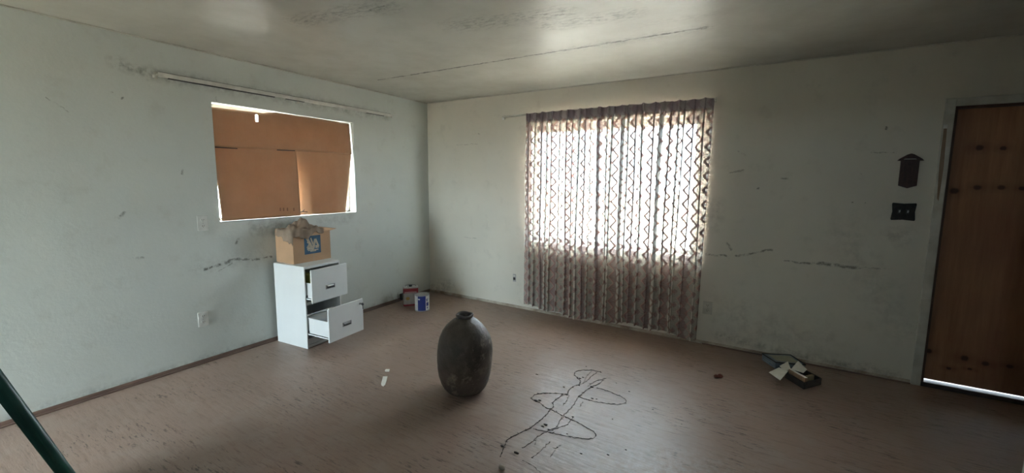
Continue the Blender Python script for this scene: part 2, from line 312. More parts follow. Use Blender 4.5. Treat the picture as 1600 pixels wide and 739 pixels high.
# ------------------------------------------------------------------ mesh helpers
class MB:
    def __init__(s): s.v = []; s.f = []
    def quad(s, *p):
        i = len(s.v); s.v += [V(q) for q in p]; s.f.append(tuple(range(i, i+len(p)))); return s
    def box(s, lo, hi, M=None):
        i = len(s.v); M = M or Matrix()
        s.v += [M @ V((x, y, z)) for z in (lo[2], hi[2]) for y in (lo[1], hi[1]) for x in (lo[0], hi[0])]
        s.f += [tuple(i+k for k in q) for q in ((0, 2, 3, 1), (4, 5, 7, 6), (0, 1, 5, 4), (2, 6, 7, 3), (0, 4, 6, 2), (1, 3, 7, 5))]; return s
    def prism(s, poly, d):      # poly: planar loop, d: extrusion vector
        i = len(s.v); n = len(poly); d = V(d); s.v += [V(q) for q in poly] + [V(q)+d for q in poly]
        s.f += [tuple(range(i+n-1, i-1, -1)), tuple(range(i+n, i+2*n))] + [(i+k, i+(k+1) % n, i+n+(k+1) % n, i+n+k) for k in range(n)]; return s
    def tube(s, pts, r, n=8, cap=True):
        pts = [V(q) for q in pts]; rr = r if isinstance(r, (list, tuple)) else [r]*len(pts); i0 = len(s.v); ref = None
        for k, q in enumerate(pts):
            d = (pts[min(k+1, len(pts)-1)]-pts[max(k-1, 0)]).normalized()
            if ref is None: ref = d.orthogonal().normalized()
            a = (ref-d*ref.dot(d)).normalized(); ref = a; b = d.cross(a)
            s.v += [q+(a*math.cos(2*math.pi*j/n)+b*math.sin(2*math.pi*j/n))*rr[k] for j in range(n)]
        for k in range(len(pts)-1):
            for j in range(n):
                a = i0+k*n+j; b = i0+k*n+(j+1) % n; s.f.append((a, b, b+n, a+n))
        if cap:
            s.f.append(tuple(range(i0+n-1, i0-1, -1))); e = i0+(len(pts)-1)*n; s.f.append(tuple(range(e, e+n)))
        return s
    def lathe(s, prof, n=32, a0=0.0, a1=2*math.pi, cap=True):
        i0 = len(s.v); full = abs(a1-a0-2*math.pi) < 1e-6; m = n if full else n+1
        for (r, z) in prof: s.v += [V((r*math.cos(a0+(a1-a0)*j/n), r*math.sin(a0+(a1-a0)*j/n), z)) for j in range(m)]
        for k in range(len(prof)-1):
            for j in range(n):
                a = i0+k*m+j; b = i0+k*m+(j+1) % m; s.f.append((a, b, b+m, a+m))
        if cap and full:
            s.f.append(tuple(range(i0+m-1, i0-1, -1))); e = i0+(len(prof)-1)*m; s.f.append(tuple(range(e, e+m)))
        return s
    def grid(s, fn, nu, nv, skip=None):
        i0 = len(s.v); s.v += [V(fn(i/nu, j/nv)) for j in range(nv+1) for i in range(nu+1)]
        for j in range(nv):
            for i in range(nu):
                if skip and skip(i, j): continue
                a = i0+j*(nu+1)+i; s.f.append((a, a+1, a+nu+2, a+nu+1))
        return s
    def blob(s, c, r, seed=0, n=7):
        i0 = len(s.v); c = V(c)
        ring = [(0, 1)] if False else None
        for k in range(1, n-1):
            th = math.pi*k/(n-1)
            for j in range(8):
                ph = 2*math.pi*j/8; d = V((math.sin(th)*math.cos(ph), math.sin(th)*math.sin(ph), math.cos(th)))
                q = 1+.35*mnoise.noise(d*1.7+V((seed*3.1, seed, 0)))
                s.v.append(c+V((d.x*r[0], d.y*r[1], d.z*r[2]))*q)
        for k in range(n-3):
            for j in range(8):
                a = i0+k*8+j; b = i0+k*8+(j+1) % 8; s.f.append((a, a+8, b+8, b))
        s.f.append(tuple(range(i0, i0+8))); e = i0+(n-3)*8; s.f.append(tuple(range(e+7, e-1, -1)))
        return s
    def build(s, name, mat, parent=None, smooth=False, bevel=0, solid=0, auto=False):
        me = bpy.data.meshes.new(name); me.from_pydata([tuple(q) for q in s.v], [], s.f)
        bm = bmesh.new(); bm.from_mesh(me); bmesh.ops.recalc_face_normals(bm, faces=bm.faces); bm.to_mesh(me); bm.free()
        me.materials.append(mat); o = bpy.data.objects.new(name, me); COL.objects.link(o)
        if smooth:
            for q in me.polygons: q.use_smooth = True
        if parent: o.parent = parent
        if bevel:
            b = o.modifiers.new('bevel', 'BEVEL'); b.width = bevel; b.segments = 2; b.limit_method = 'ANGLE'; b.angle_limit = .6
        if solid:
            b = o.modifiers.new('thickness', 'SOLIDIFY'); b.thickness = solid; b.offset = 0
        return o
def tag(o, label=None, cat=None, group=None, kind=None):
    if label: o['label'] = label
    if cat: o['category'] = cat
    if group: o['group'] = group
    if kind: o['kind'] = kind
    return o
def thing(name, loc, rz=0, label=None, cat=None, group=None, kind=None):
    o = bpy.data.objects.new(name, None); COL.objects.link(o); o.location = loc; o.rotation_euler = (0, 0, rz); o.empty_display_size = .05
    return tag(o, label, cat, group, kind)
def box(lo, hi): return MB().box(lo, hi)

# ------------------------------------------------------------------ room shell
H = 2.44; T = .14
RX = 4.93; RY = -1.20; EX = 6.05; EY = -2.4; BY = -6.3
GX0, GX1, GZ1 = .04, .90, 2.05                    # glazed door at the end of the passage behind the camera
WX0, WX1, WZ0, WZ1 = 1.53, 3.235, .80, 2.075      # curtained window opening
DX0, DX1, DZ1 = 4.845, 5.76, 2.012                # door opening
LY0, LY1, LZ0, LZ1 = -2.422, -1.12, 1.12, 2.066   # boarded window opening

tag(box((-.3, BY-.2, -.12), (RX+.12, T, 0)).box((RX+.12, EY-.12, -.12), (EX+.2, T, 0)).build('floor', M_FLOOR), 'worn brown streaked floor littered with dirt', 'floor', kind='structure')
tag(box((-T, BY-T, H), (RX+.12, T, H+.12)).box((RX+.12, EY-.12, H), (EX+T, T, H+.12)).build('ceiling', M_CEIL), 'stained ceiling with a cracked board seam', 'ceiling', kind='structure')
tag(box((-.65, BY-.65, H+.12), (RX+.5, .70, H+.22)).box((RX+.5, EY-.5, H+.12), (EX+.65, .70, H+.22)).build('sunshade', M_STUCCO), 'unseen roof slab with eaves over the room', 'sunshade', kind='structure')  # unseen slab over the room, added to keep the sun out
b = MB()
for lo, hi in (((-T, 0, -.1), (WX0, T, H)), ((WX0, 0, -.1), (WX1, T, WZ0)), ((WX0, 0, WZ1), (WX1, T, H)), ((WX1, 0, -.1), (DX0, T, H)),
               ((DX0, 0, DZ1), (DX1, T, H)), ((DX1, 0, -.1), (EX+T, T, H))): b.box(lo, hi)
tag(b.build('wall_back', M_BACK), 'scuffed wall with the curtained window and plywood door', 'wall', kind='structure')
b = MB()
for lo, hi in (((-T, BY, -.1), (0, LY0, H)), ((-T, LY0, -.1), (0, LY1, LZ0)), ((-T, LY0, LZ1), (0, LY1, H)), ((-T, LY1, -.1), (0, 0, H))): b.box(lo, hi)
tag(b.build('wall_left', M_LEFT), 'dirty pale wall with the boarded window', 'wall', kind='structure')
tag(box((RX, BY, 0), (RX+.12, RY, H)).build('wall_right', M_WALL), 'pale partition wall ending beside the entry', 'wall', kind='structure')
tag(box((EX, EY, 0), (EX+T, 0, H)).box((RX+.12, EY-.12, 0), (EX+T, EY, H)).build('wall_entry', M_WALL), 'side wall of the entry by the door', 'wall', kind='structure')
tag(box((-T, BY-T, 0), (GX0, BY, H)).box((GX1, BY-T, 0), (3.45, BY, H)).box((3.85, BY-T, 0), (RX+.12, BY, H)).box((3.45, BY-T, 0), (3.85, BY, 1.53)).box((3.45, BY-T, 1.88), (3.85, BY, H)).box((GX0, BY-T, GZ1), (GX1, BY, H)).build('wall_front', M_WALL), 'plain wall facing the curtained window', 'wall', kind='structure')
tag(box((.95, BY, 0), (1.05, -4.05, H)).build('wall_passage', M_WALL), 'partition wall beside the passage', 'wall', kind='structure')
tag(box((-60, -60, -.16), (60, BY-.14, -.13)).build('dimming_yard', M_DIMYARD), 'unseen yard outside the passage door', 'ground', kind='structure')  # unseen ground piece, added dark to weaken upward bounce light
tag(box((-60, BY-.14, -.16), (60, 60, -.13)).build('ground', M_CONC), 'pale dusty ground outside the house', 'ground', kind='structure')

# baseboards and ceiling bead
def strip(name, lo, hi, mat, label, bev=.004):
    return tag(box(lo, hi).build(name, mat, bevel=bev), label, 'trim', kind='structure')
bl = strip('baseboard_left', (0, BY, 0), (.012, -.012, .032), M_BASE, 'low brown wooden strip along the boarded-window wall')
MB().box((.012, BY, 0), (.026, -.03, .012)).build('shoe_strip', M_BASE, bl, bevel=.004)
bb = strip('baseboard_back', (0, -.014, 0), (DX0-.055, 0, .030), M_BASE2, 'thin scuffed strip along the curtained wall')
MB().box((3.36, -.024, 0), (DX0-.055, -.014, .012)).build('shoe_strip', M_BASE, bb, bevel=.004)
strip('trim_1', (0, BY, H-.010), (.010, 0, H), M_WHITE, 'thin white bead where ceiling meets boarded wall')
strip('trim_2', (0, -.010, H-.010), (EX, 0, H), M_WHITE, 'thin white bead where ceiling meets curtained wall')

# ------------------------------------------------------------------ windows
wn = thing('window_1', (0, 0, 0), label='wide window behind the patterned curtain', cat='window', kind='structure')
fr = MB(); y0, y1 = .085, .125
for lo, hi in (((WX0, y0, WZ0), (WX0+.045, y1, WZ1)), ((WX1-.045, y0, WZ0), (WX1, y1, WZ1)), ((WX0, y0, WZ0), (WX1, y1, WZ0+.045)), ((WX0, y0, WZ1-.075), (WX1, y1, WZ1))): fr.box(lo, hi)
fr.build('frame', M_ALU, wn, bevel=.003)
MB().box((WX0+.045, .103, WZ0+.045), (WX1-.045, .107, WZ1-.075)).build('pane', M_GLASS, wn)
MB().box((WX0, -.012, WZ0-.02), (WX1, .085, WZ0+.004)).build('sill', M_WHITE, wn, bevel=.004)
wl = thing('window_2', (0, 0, 0), label='window covered from inside by brown cardboard', cat='window', kind='structure')
fr = MB(); x0, x1 = -.125, -.095
for lo, hi in (((x0, LY0, LZ0), (x1, LY0+.03, LZ1)), ((x0, LY1-.03, LZ0), (x1, LY1, LZ1)), ((x0, LY0, LZ0), (x1, LY1, LZ0+.025)), ((x0, LY0, LZ1-.03), (x1, LY1, LZ1))): fr.box(lo, hi)
fr.build('frame', M_ALU, wl, bevel=.003)
MB().box((-.112, LY0+.03, LZ0+.025), (-.108, LY1-.03, LZ1-.03)).build('pane', M_GLASS, wl)
MB().box((-.095, LY0, LZ0-.004), (.004, LY1, LZ0+.004)).build('sill', M_WHITE, wl, bevel=.002)

w3 = thing('door_2', (0, 0, 0), label='glazed door at the end of the passage', cat='door', kind='structure')
fr = MB(); y0, y1 = BY-.125, BY-.085
for lo, hi in (((GX0, y0, 0), (GX0+.04, y1, GZ1)), ((GX1-.04, y0, 0), (GX1, y1, GZ1)), ((GX0, y0, 0), (GX1, y1, .08)), ((GX0, y0, GZ1-.05), (GX1, y1, GZ1))): fr.box(lo, hi)
fr.build('frame', M_ALU, w3, bevel=.003)
MB().box((GX0+.04, BY-.107, .08), (GX1-.04, BY-.103, GZ1-.05)).build('pane', M_GLASS, w3)

w4 = thing('fill_window', (0, 0, 0), label='added small high fill window in the wall facing the curtain', cat='window', kind='structure')  # added opening behind the camera, brings fill daylight to the door wall
fr = MB()
for lo, hi in (((3.45, y0, 1.53), (3.475, y1, 1.88)), ((3.825, y0, 1.53), (3.85, y1, 1.88)), ((3.45, y0, 1.53), (3.85, y1, 1.555)), ((3.45, y0, 1.855), (3.85, y1, 1.88))): fr.box(lo, hi)
fr.build('frame', M_ALU, w4, bevel=.003)
MB().box((3.475, BY-.107, 1.555), (3.825, BY-.103, 1.855)).build('pane', M_GLASS, w4)

# cardboard over the window
cb = thing('cardboard_sheet', (-.03, -1.77, LZ0), label='flattened brown carton wedged into the window recess', cat='cardboard')
OFF = V((-.03, -1.77, LZ0))
def clampw(q): return V((q.x, min(max(q.y, LY0+.004), LY1-.004), min(max(q.z, LZ0+.005), LZ1-.004)))
def bil(c, u, v): return c[0]*(1-u)*(1-v)+c[1]*u*(1-v)+c[2]*u*v+c[3]*(1-u)*v      # TL TR BR BL
def sheet(px, bend, nu=40, nv=24, skip=None, top=False):
    c = [on_left(x, y, -.03) for x, y in px]
    def fn(u, v):
        q = bil(c, u, v)
        if top: q.z += (1-v)*.045*max(0, 1-((u-.62)/.30)**2)
        q = clampw(q); q.x += bend(u, v); return q-OFF
    return MB().grid(fn, nu, nv, skip)
up_ = sheet([(326, 166.5), (547.5, 193.5), (549.5, 241), (331, 229)],
            lambda u, v: .012*math.sin(u*5.5)*(1-v)+(-.018*math.exp(-((u-.58)/.05)**2))*(.4+.6*(1-v))-.012*(1-v), 60, 16,
            lambda i, j: i == 16 and 1 <= j <= 3, True)
up_.build('panel', M_CARD, cb, smooth=True, solid=.004)
lf = sheet([(331, 226.5), (462.5, 232), (467, 336.5), (345, 348)], lambda u, v: -.006+.012*math.sin(v*2.6)+.024*v)
lf.build('flap', M_CARD, cb, smooth=True, solid=.004)
rf = sheet([(459.5, 232), (549.5, 240), (542.5, 332.5), (468, 336)],
           lambda u, v: -.050*max(0, 1-u/.24)**1.0*min(1, v*1.6)-.008+.014*math.sin(u*2.6)*v-.022*max(0, u-.75)*4*v)
rf.build('flap', M_CARD, cb, smooth=True, solid=.004)
for (xa, ya, xb, yb) in ((336, 229, 371, 231.5), (433, 233.5, 461, 235)):      # open slits along the fold
    a = on_left(xa, ya, -.024)-OFF; c2 = on_left(xb, yb, -.024)-OFF
    MB().prism([a, c2, c2+V((0, 0, -.007)), a+V((0, 0, -.009))], (-.004, 0, 0)).build('fold_slit', M_DARK, cb)
for k, xx in enumerate((438, 443, 449, 459)):                                   # faint print at the corner of the flap
    a = on_left(xx, 327, -.0025)-OFF
    MB().box((a.x, a.y-.006, a.z-.016), (a.x+.001, a.y+.007, a.z+.014)).build('faint_print', simple('faded_brown_print', (.23, .13, .08), .9), cb)
tw = MB(); p0 = on_left(468, 333.5, -.012); 
tw.tube([p0+V((0, -.02, .008)), p0+V((.004, .03, .016)), p0+V((0, .08, .010))], .004, 6); tw.tube([p0+V((.002, .03, .014)), p0+V((.006, .045, .035))], .004, 6)
tw.build('twig', M_VINE); tag(bpy.data.objects['twig'], 'small dark twig lying on the boarded window sill', 'twig')

# ------------------------------------------------------------------ curtain rods
def rod_left():
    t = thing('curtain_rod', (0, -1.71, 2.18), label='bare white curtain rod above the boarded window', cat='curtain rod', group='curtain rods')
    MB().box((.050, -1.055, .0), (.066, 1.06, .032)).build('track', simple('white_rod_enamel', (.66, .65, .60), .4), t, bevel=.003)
    MB().box((.049, -1.05, .032), (.060, 1.05, .035)).build('upper_shadow_strip', M_DSTEEL, t)  # dark strip stands in for the shadow line along the track top
    for a_, c_, z_ in ((-1.00, -.25, -.007), (-.15, .02, -.005), (.72, .95, -.005)): MB().box((.052, a_, z_), (.0675, c_, .0)).build('lower_shadow_strip', M_DSTEEL, t)  # broken dark strips paint the shadow line under the track
    for y in (-1.05, 0.0, 1.05):
        MB().box((0, y-.010, -.012), (.003, y+.010, .04)).box((.003, y-.006, .010), (.05, y+.006, .022)).build('bracket', M_WHITE, t, bevel=.002)
    MB().tube([(.052, -1.078, -.012), (.052, -1.078, .008)], .009, 8).build('pulley', M_PLATE, t, smooth=False)
    MB().tube([(.052, 1.075, -.004), (.052, 1.075, .014)], .008, 8).build('pulley', M_PLATE, t)
rod_left()
def rod_back():
    t = thing('curtain_rod', (2.26, 0, 2.175), label='white curtain rod carrying the patterned curtain', cat='curtain rod', group='curtain rods')
    MB().box((-1.09, -.058, .0), (1.09, -.046, .022)).build('track', M_WHITE, t, bevel=.003)
    for x in (-1.085, 0.0, 1.085):
        MB().box((x-.010, -.003, -.012), (x+.010, 0, .035)).box((x-.006, -.048, .005), (x+.006, -.003, .017)).build('bracket', M_WHITE, t, bevel=.002)
    MB().tube([(-1.075, -.052, -.024), (-1.075, -.052, .0)], .011, 8).build('pulley', M_PLATE, t)
rod_back()

# ------------------------------------------------------------------ curtain
def curtain():
    rnd = random.Random(21)
    t = thing('curtain', (2.42, -.08, .06), label='sheer beige curtain with wavy red-brown stripes over wide window', cat='curtain')
    xs0, xs1 = 1.50, 3.335
    n = 25; pos = [xs0+.015+(xs1-xs0-.04)*(i+.5)/n+rnd.uniform(-.017, .017) for i in range(n)]
    dep = [rnd.uniform(.022, .048) for _ in range(n)]; wid = [rnd.uniform(.005, .012) for _ in range(n)]
    dx = [rnd.uniform(-.03, .03) for _ in range(n)]
    for i in (11, 14, 19): wid[i] = .019; dep[i] = .052
    gat = []
    def ctrl(v):            # v: 0 bottom .. 1 top; control polyline in plan
        pts = [(xs0, .0), (xs0+.004, -.005)]; gat.clear(); gat.extend([1, .3])
        for i in range(n):
            x = pos[i]+dx[i]*(1-v)*.75-.018*(1-v)*(i/n)+.004*math.sin(v*7+i); d = dep[i]*(.80+.20*v)*(.55 if v > .96 else 1); w2 = wid[i]*(.8+.3*v)
            pts += [(x-w2*.35, -.004), (x-w2*.9, -d*.45), (x-w2*.8, -d*.9), (x, -d), (x+w2*.8, -d*.9), (x+w2*.9, -d*.45), (x+w2*.35, -.004)]; gat.extend([0, 1, 1, 1, 1, 1, 0])
            if i < n-1:
                xm = (x+pos[i+1]+dx[i+1]*(1-v)*.75-.018*(1-v)*((i+1)/n))/2; pts.append((xm, .010+.004*math.sin(i*2.1))); gat.append(0)
        e = xs1-.030*(1-v)
        pts += [(e-.012, -.006), (e, .004), (e+.004, .035), (e+.002, .066)]; gat.extend([.3, .8, .8, .8])
        return pts
    def sample(pts, per=3):
        out = []
        for k in range(len(pts)-1):
            p0 = V(pts[max(k-1, 0)]); p1 = V(pts[k]); p2 = V(pts[k+1]); p3 = V(pts[min(k+2, len(pts)-1)])
            for j in range(per):
                s = j/per
                out.append(.5*((2*p1)+(p2-p0)*s+(2*p0-5*p1+4*p2-p3)*s*s+(3*p1-p0-3*p2+p3)*s**3))
        out.append(V(pts[-1])); return out
    def make(name, z0f, z1f, rows, mat, yoff=0.0, ustart=0.0):
        verts = []; uvs = []; gv = []; cols = None
        mid = sample(ctrl(.5)); us = [0.0]
        for a, c in zip(mid, mid[1:]): us.append(us[-1]+(c-a).length)
        for r in range(rows+1):
            v = r/rows; pl = sample(ctrl(z0f(0, 0) if False else (zlo+(zhi-zlo)*v)))
            for k, q in enumerate(pl):
                zb = .062+.020*math.sin(q.x*5.1)+.012*math.sin(q.x*17)
                z = (zb if zlo == 0 else 2.092)*(1-v)+(2.11 if zlo == 0 else 2.192)*v
                if zlo > 0 and r == rows: z += .005*math.sin(q.x*60)
                verts.append((q.x-2.42, q.y+yoff, z-.06)); uvs.append((q.x+.25*(us[k]-q.x+xs0)*0+.03, z)); gv.append(gat[k//3]*(1-(k % 3)/3)+gat[min(k//3+1, len(gat)-1)]*(k % 3)/3)
            cols = len(pl)
        faces = [(r*cols+k, r*cols+k+1, (r+1)*cols+k+1, (r+1)*cols+k) for r in range(rows) for k in range(cols-1)]
        me = bpy.data.meshes.new(name); me.from_pydata(verts, [], faces); me.materials.append(mat)
        ul = me.uv_layers.new(name='UVMap')
        for lp in me.loops: ul.data[lp.index].uv = uvs[lp.vertex_index]
        at = me.attributes.new('gather', 'FLOAT', 'POINT'); at.data.foreach_set('value', gv)
        for q in me.polygons: q.use_smooth = True
        o = bpy.data.objects.new(name, me); COL.objects.link(o); o.parent = t
        return o
    zlo, zhi = 0.0, .965
    make('cloth_panel', lambda *a: 0, None, 44, M_CURT)
    zlo, zhi = .96, 1.0
    make('heading_tape', lambda *a: 0, None, 4, M_HEAD)
curtain()

# ------------------------------------------------------------------ door
dr = thing('door_1', (0, 0, 0), label='plywood covered door with dark knots', cat='door', kind='structure')
MB().box((DX0+.012, .045, .043), (DX1-.012, .085, DZ1-.012)).build('door_leaf', M_PLY, dr, bevel=.002)
jm = MB().box((DX0, .0, 0), (DX0+.018, .13, DZ1)).box((DX1-.018, .0, 0), (DX1, .13, DZ1)).box((DX0, .0, DZ1-.018), (DX1, .13, DZ1)); jm.build('jamb', simple('dark_jamb_wood', (.10, .055, .035), .6), dr)
MB().box((DX0, -.01, 0), (DX1, .13, .034)).build('threshold', simple('dark_threshold', (.035, .026, .022), .6), dr, bevel=.004)
MB().box((DX0-.052, -.014, 0), (DX0+.002, 0, DZ1+.052)).build('casing', M_WHITE, dr, bevel=.004)
MB().box((DX1-.002, -.014, 0), (DX1+.052, 0, DZ1+.052)).build('casing', M_WHITE, dr, bevel=.004)
MB().box((DX0+.002, -.014, DZ1-.002), (DX1-.002, 0, DZ1+.052)).build('casing', M_WHITE, dr, bevel=.004)
MB().prism([(DX0-.046, -.0145, 1.87), (DX0-.030, -.0145, 1.86), (DX0-.022, -.0145, 1.60), (DX0-.026, -.0145, 1.36), (DX0-.036, -.0145, 1.38), (DX0-.046, -.0145, 1.62)], (0, -.001, 0)).build('split_wood', simple('bare_split_wood', (.27, .19, .13), .8), dr)
MB().box((DX0-.050, -.020, 1.862), (DX0-.028, -.013, 1.888)).build('nail_block', M_PLATE, dr, bevel=.003)

# ------------------------------------------------------------------ wall plates
def plate(name, loc, rz, label, cat, wdt=.074, hgt=.118, duplex=True, mat=M_PLATE):
    t = thing(name, loc, rz, label, cat)      # local: x across, -y out of wall, z up
    MB().box((-wdt/2, -.006, -hgt/2), (wdt/2, 0, hgt/2)).build('cover_plate', mat, t, bevel=.003)
    if duplex:
        for s in (-1, 1):
            prof = [(.0165*math.cos(a), .014*math.sin(a)) for a in [k*math.pi/8 for k in range(16)]]
            f = MB().prism([(x, -.006, s*.024+z) for x, z in prof], (0, -.0025, 0)).build('socket', mat, t)
            for sx in (-.006, .006): MB().box((sx-.0013, -.0092, s*.024-.002), (sx+.0013, -.0084, s*.024+.008)).build('slot', M_DARK, f)
            MB().tube([(0, -.0084, s*.024-.007), (0, -.0092, s*.024-.007)], .0026, 8).build('ground_hole', M_DARK, f)
        MB().tube([(0, -.006, 0), (0, -.008, 0)], .003, 8).build('screw', M_STEEL, t)
    return t
plate('wall_outlet', (0, -2.545, 1.122), math.pi/2, 'white duplex outlet beside the boarded window', 'outlet')
plate('wall_outlet', (0, -2.592, .358), math.pi/2, 'white duplex outlet low on wall left of the filing cabinet', 'outlet')
plate('wall_outlet', (3.385, 0, .342), 0, 'dirty outlet low on wall right of the curtain', 'outlet', .078, .12, True, M_WHITE)
t = thing('wall_jack', (1.322, 0, .351), 0, 'small open grey jack without a cover left of the curtain', 'jack')
MB().box((-.020, -.004, -.045), (.020, 0, .045)).build('bracket', M_STEEL, t, bevel=.002)
MB().box((-.013, -.010, -.024), (.013, -.004, .006)).build('socket', M_DARK, t, bevel=.002)
MB().box((-.014, -.006, .016), (.014, -.004, .034)).build('tab', M_WHITE, t)

# switch plate with scalloped edges
t = thing('switch_plate', (4.643, 0, 1.278), 0, 'black ornate double switch plate left of the door', 'switch')
out = []
for k in range(64):
    a = 2*math.pi*k/64; c, s_ = math.cos(a), math.sin(a); m = max(abs(c)/.066, abs(s_)/.062); x, z = c/m, s_/m
    pinch = 1-.09*(1-min(1, abs(abs(x)/.066-abs(z)/.062)*0+min(abs(x)/.066, abs(z)/.062)))
    out.append((x*pinch*1.04, -.002, z*pinch*1.04))
MB().prism(out, (0, -.006, 0)).build('cover_plate', M_SWITCH, t, bevel=.002)
for sx in (-.024, .022):
    g = MB().box((sx-.009, -.010, -.018), (sx+.009, -.008, .018)).build('toggle_slot', M_DARK, t)
    MB().prism([(sx-.004, -.010, -.008), (sx+.004, -.010, -.008), (sx+.004, -.010, .006), (sx-.004, -.010, .006)], (0, -.012, .006)).build('toggle', M_STEEL, g, bevel=.001)
# wall plaque
t = thing('wall_plaque', (4.646, 0, 1.449), 0, 'dark brown wooden house shaped plaque above the switch plate', 'plaque')
MB().prism([(-.050, 0, .018), (0, 0, 0), (.050, 0, .018), (.050, 0, .205), (-.050, 0, .205)], (0, -.018, 0)).build('board', M_PLAQUE, t, bevel=.002)
MB().prism([(-.070, 0, .196), (-.052, 0, .196), (-.030, 0, .212), (.030, 0, .212), (.052, 0, .196), (.072, 0, .196), (.060, 0, .210), (.018, 0, .240), (0, 0, .247), (-.018, 0, .240), (-.060, 0, .210)], (0, -.026, 0)).build('roof_piece', M_PLAQUE, t, bevel=.002)
MB().box((-.040, -.022, .05), (.040, -.018, .16)).build('raised_panel', M_PLAQUE, t, bevel=.002)

# ------------------------------------------------------------------ filing cabinet
RZ = math.radians(5.2); CW, CD, CH = .372, .40, .727
fc = thing('filing_cabinet', (.047, -2.046, 0), RZ, 'grey-white two drawer filing cabinet with both drawers pulled open', 'cabinet')
b = MB(); th = .012
b.box((0, 0, 0), (CD, th, CH)).box((0, CW-th, 0), (CD, CW, CH)).box((0, th, 0), (th, CW-th, CH)).box((th, th, CH-.022), (CD, CW-th, CH)).box((th, th, .006), (CD, CW-th, .03)).box((CD-.02, th, .03), (CD-.006, CW-th, .085)).box((CD-.012, th, .385), (CD, CW-th, .412))
b.build('body', M_METAL, fc, bevel=.002)
def drawer(u, z0, z1, key):
    d = MB().box((u-.016, .0, z0), (u, CW, z1)).build('drawer', M_METAL, fc, bevel=.003)
    tub = MB(); zt = z0+(.165 if not key else .17); zb = z0+.035
    back = .03+(u-CD)
    tub.box((back, .024, zb), (u-.016, .030, zt)).box((back, CW-.030, zb), (u-.016, CW-.024, zt)).box((back, .03, zb), (back+.006, CW-.03, zt)).box((back, .03, zb), (u-.016, CW-.03, zb+.006))
    tub.build('drawer_tray', M_METAL, d)
    for y in (.015, CW-.015):
        MB().box((th+.02, y-.004, zb-.014), (CD-.004, y+.004, zb+.010)).build('runner', M_DSTEEL, d)
        MB().box((back, y-.003, zb-.012), (u-.016, y+.003, zb-.003)).build('slide', M_METAL, d)
    MB().tube([(CD-.006, .013, zb+.012), (CD-.006, .023, zb+.012)], .010, 10).build('roller', M_DARK, d)
    zc = (z0+z1)/2-.03
    h = MB().box((u, CW/2-.048, zc-.020), (u+.004, CW/2+.048, zc+.020)).build('handle', M_STEEL, d, bevel=.003)
    MB().box((u+.004, CW/2-.040, zc-.014), (u+.0048, CW/2+.040, zc+.013)).build('handle_recess', M_DSTEEL, h)
    MB().prism([(u+.004, CW/2-.040, zc+.014), (u+.004, CW/2+.030, zc+.014), (u+.004, CW/2+.030, zc+.002), (u+.004, CW/2-.040, zc+.002)], (.010, 0, -.003)).build('grip', M_STEEL, h, bevel=.002)
    if key:
        k = MB().tube([(u, CW-.035, z1-.040), (u+.007, CW-.035, z1-.040)], .010, 12).build('lock', M_STEEL, d)
        MB().box((u+.007, CW-.0365, z1-.044), (u+.034, CW-.0335, z1-.036)).tube([(u+.033, CW-.037, z1-.040), (u+.033, CW-.033, z1-.040)], .013, 12).tube([(u+.034, CW-.035, z1-.052), (u+.036, CW-.035, z1-.085)], .003, 6).build('key', M_DSTEEL, k)
    return d, zt, zb, back
drawer(.490, .418, .706, False); drawer(.678, .103, .397, True)
# contents lying in the drawers
Mc = Matrix.Translation((.047, -2.046, 0)) @ Matrix.Rotation(RZ, 4, 'Z')
def in_cab(bm_): 
    bm_.v = [Mc @ q for q in bm_.v]; return bm_
tag(in_cab(MB().box((.16, .05, .462), (.44, .10, .655))).build('folder', M_OLIVE, bevel=.006), 'olive yellow folder standing in the upper drawer', 'folder')
tag(in_cab(MB().grid(lambda u, v: (.33+.31*u, .045+.28*v, .255+.012*math.sin(u*6+v*4)), 16, 12)).build('paper_sheet', M_FOLDER, smooth=True, solid=.004), 'pale papers lying across the lower open drawer', 'papers')
tag(in_cab(MB().box((.33, .06, .146), (.62, .32, .235))).build('paper_stack', simple('tan_papers', (.36, .30, .22), .8), bevel=.004), 'stack of tan papers in the lower drawer', 'papers')

# ------------------------------------------------------------------ carton with rag
BRZ = math.radians(2.0); BL, BD, BH = .37, .255, .262
bx = thing('cardboard_box', (.014, -1.998, CH), BRZ, 'open brown carton with blue printed square on the filing cabinet', 'box')
th = .005
MB().box((BD-th, 0, 0), (BD, BL, BH)).build('front_side', M_BOX, bx)
MB().box((0, 0, 0), (th, BL, BH)).build('rear_side', M_BOX, bx)
MB().box((th, 0, 0), (BD-th, th, BH)).build('end_side', M_BOX, bx)
MB().box((th, BL-th, 0), (BD-th, BL, BH)).build('end_side', M_BOX, bx)
MB().box((th, th, 0), (BD-th, BL-th, th)).build('bottom', M_BOX, bx)
MB().prism([(.0, BL, BH), (BD, BL, BH), (BD-.004, BL+.072, BH+.012), (.004, BL+.072, BH+.012)], (0, 0, .004)).build('flap', M_BOX, bx)
MB().prism([(BD, .02, BH-.002), (BD, BL-.01, BH-.002), (BD-.10, BL-.02, BH+.02), (BD-.10, .03, BH+.02)], (0, 0, .004)).build('flap', M_BOX, bx)
MB().prism([(0, .0, BH), (0, BL, BH), (-.010, BL-.01, BH+.035), (-.010, .01, BH+.035)], (-.004, 0, 0)).build('flap', M_BOX, bx)
MB().box((BD, BL*.52-.0015, 0), (BD+.0006, BL*.52+.0015, .10)).build('seam', M_BASE2, bx)
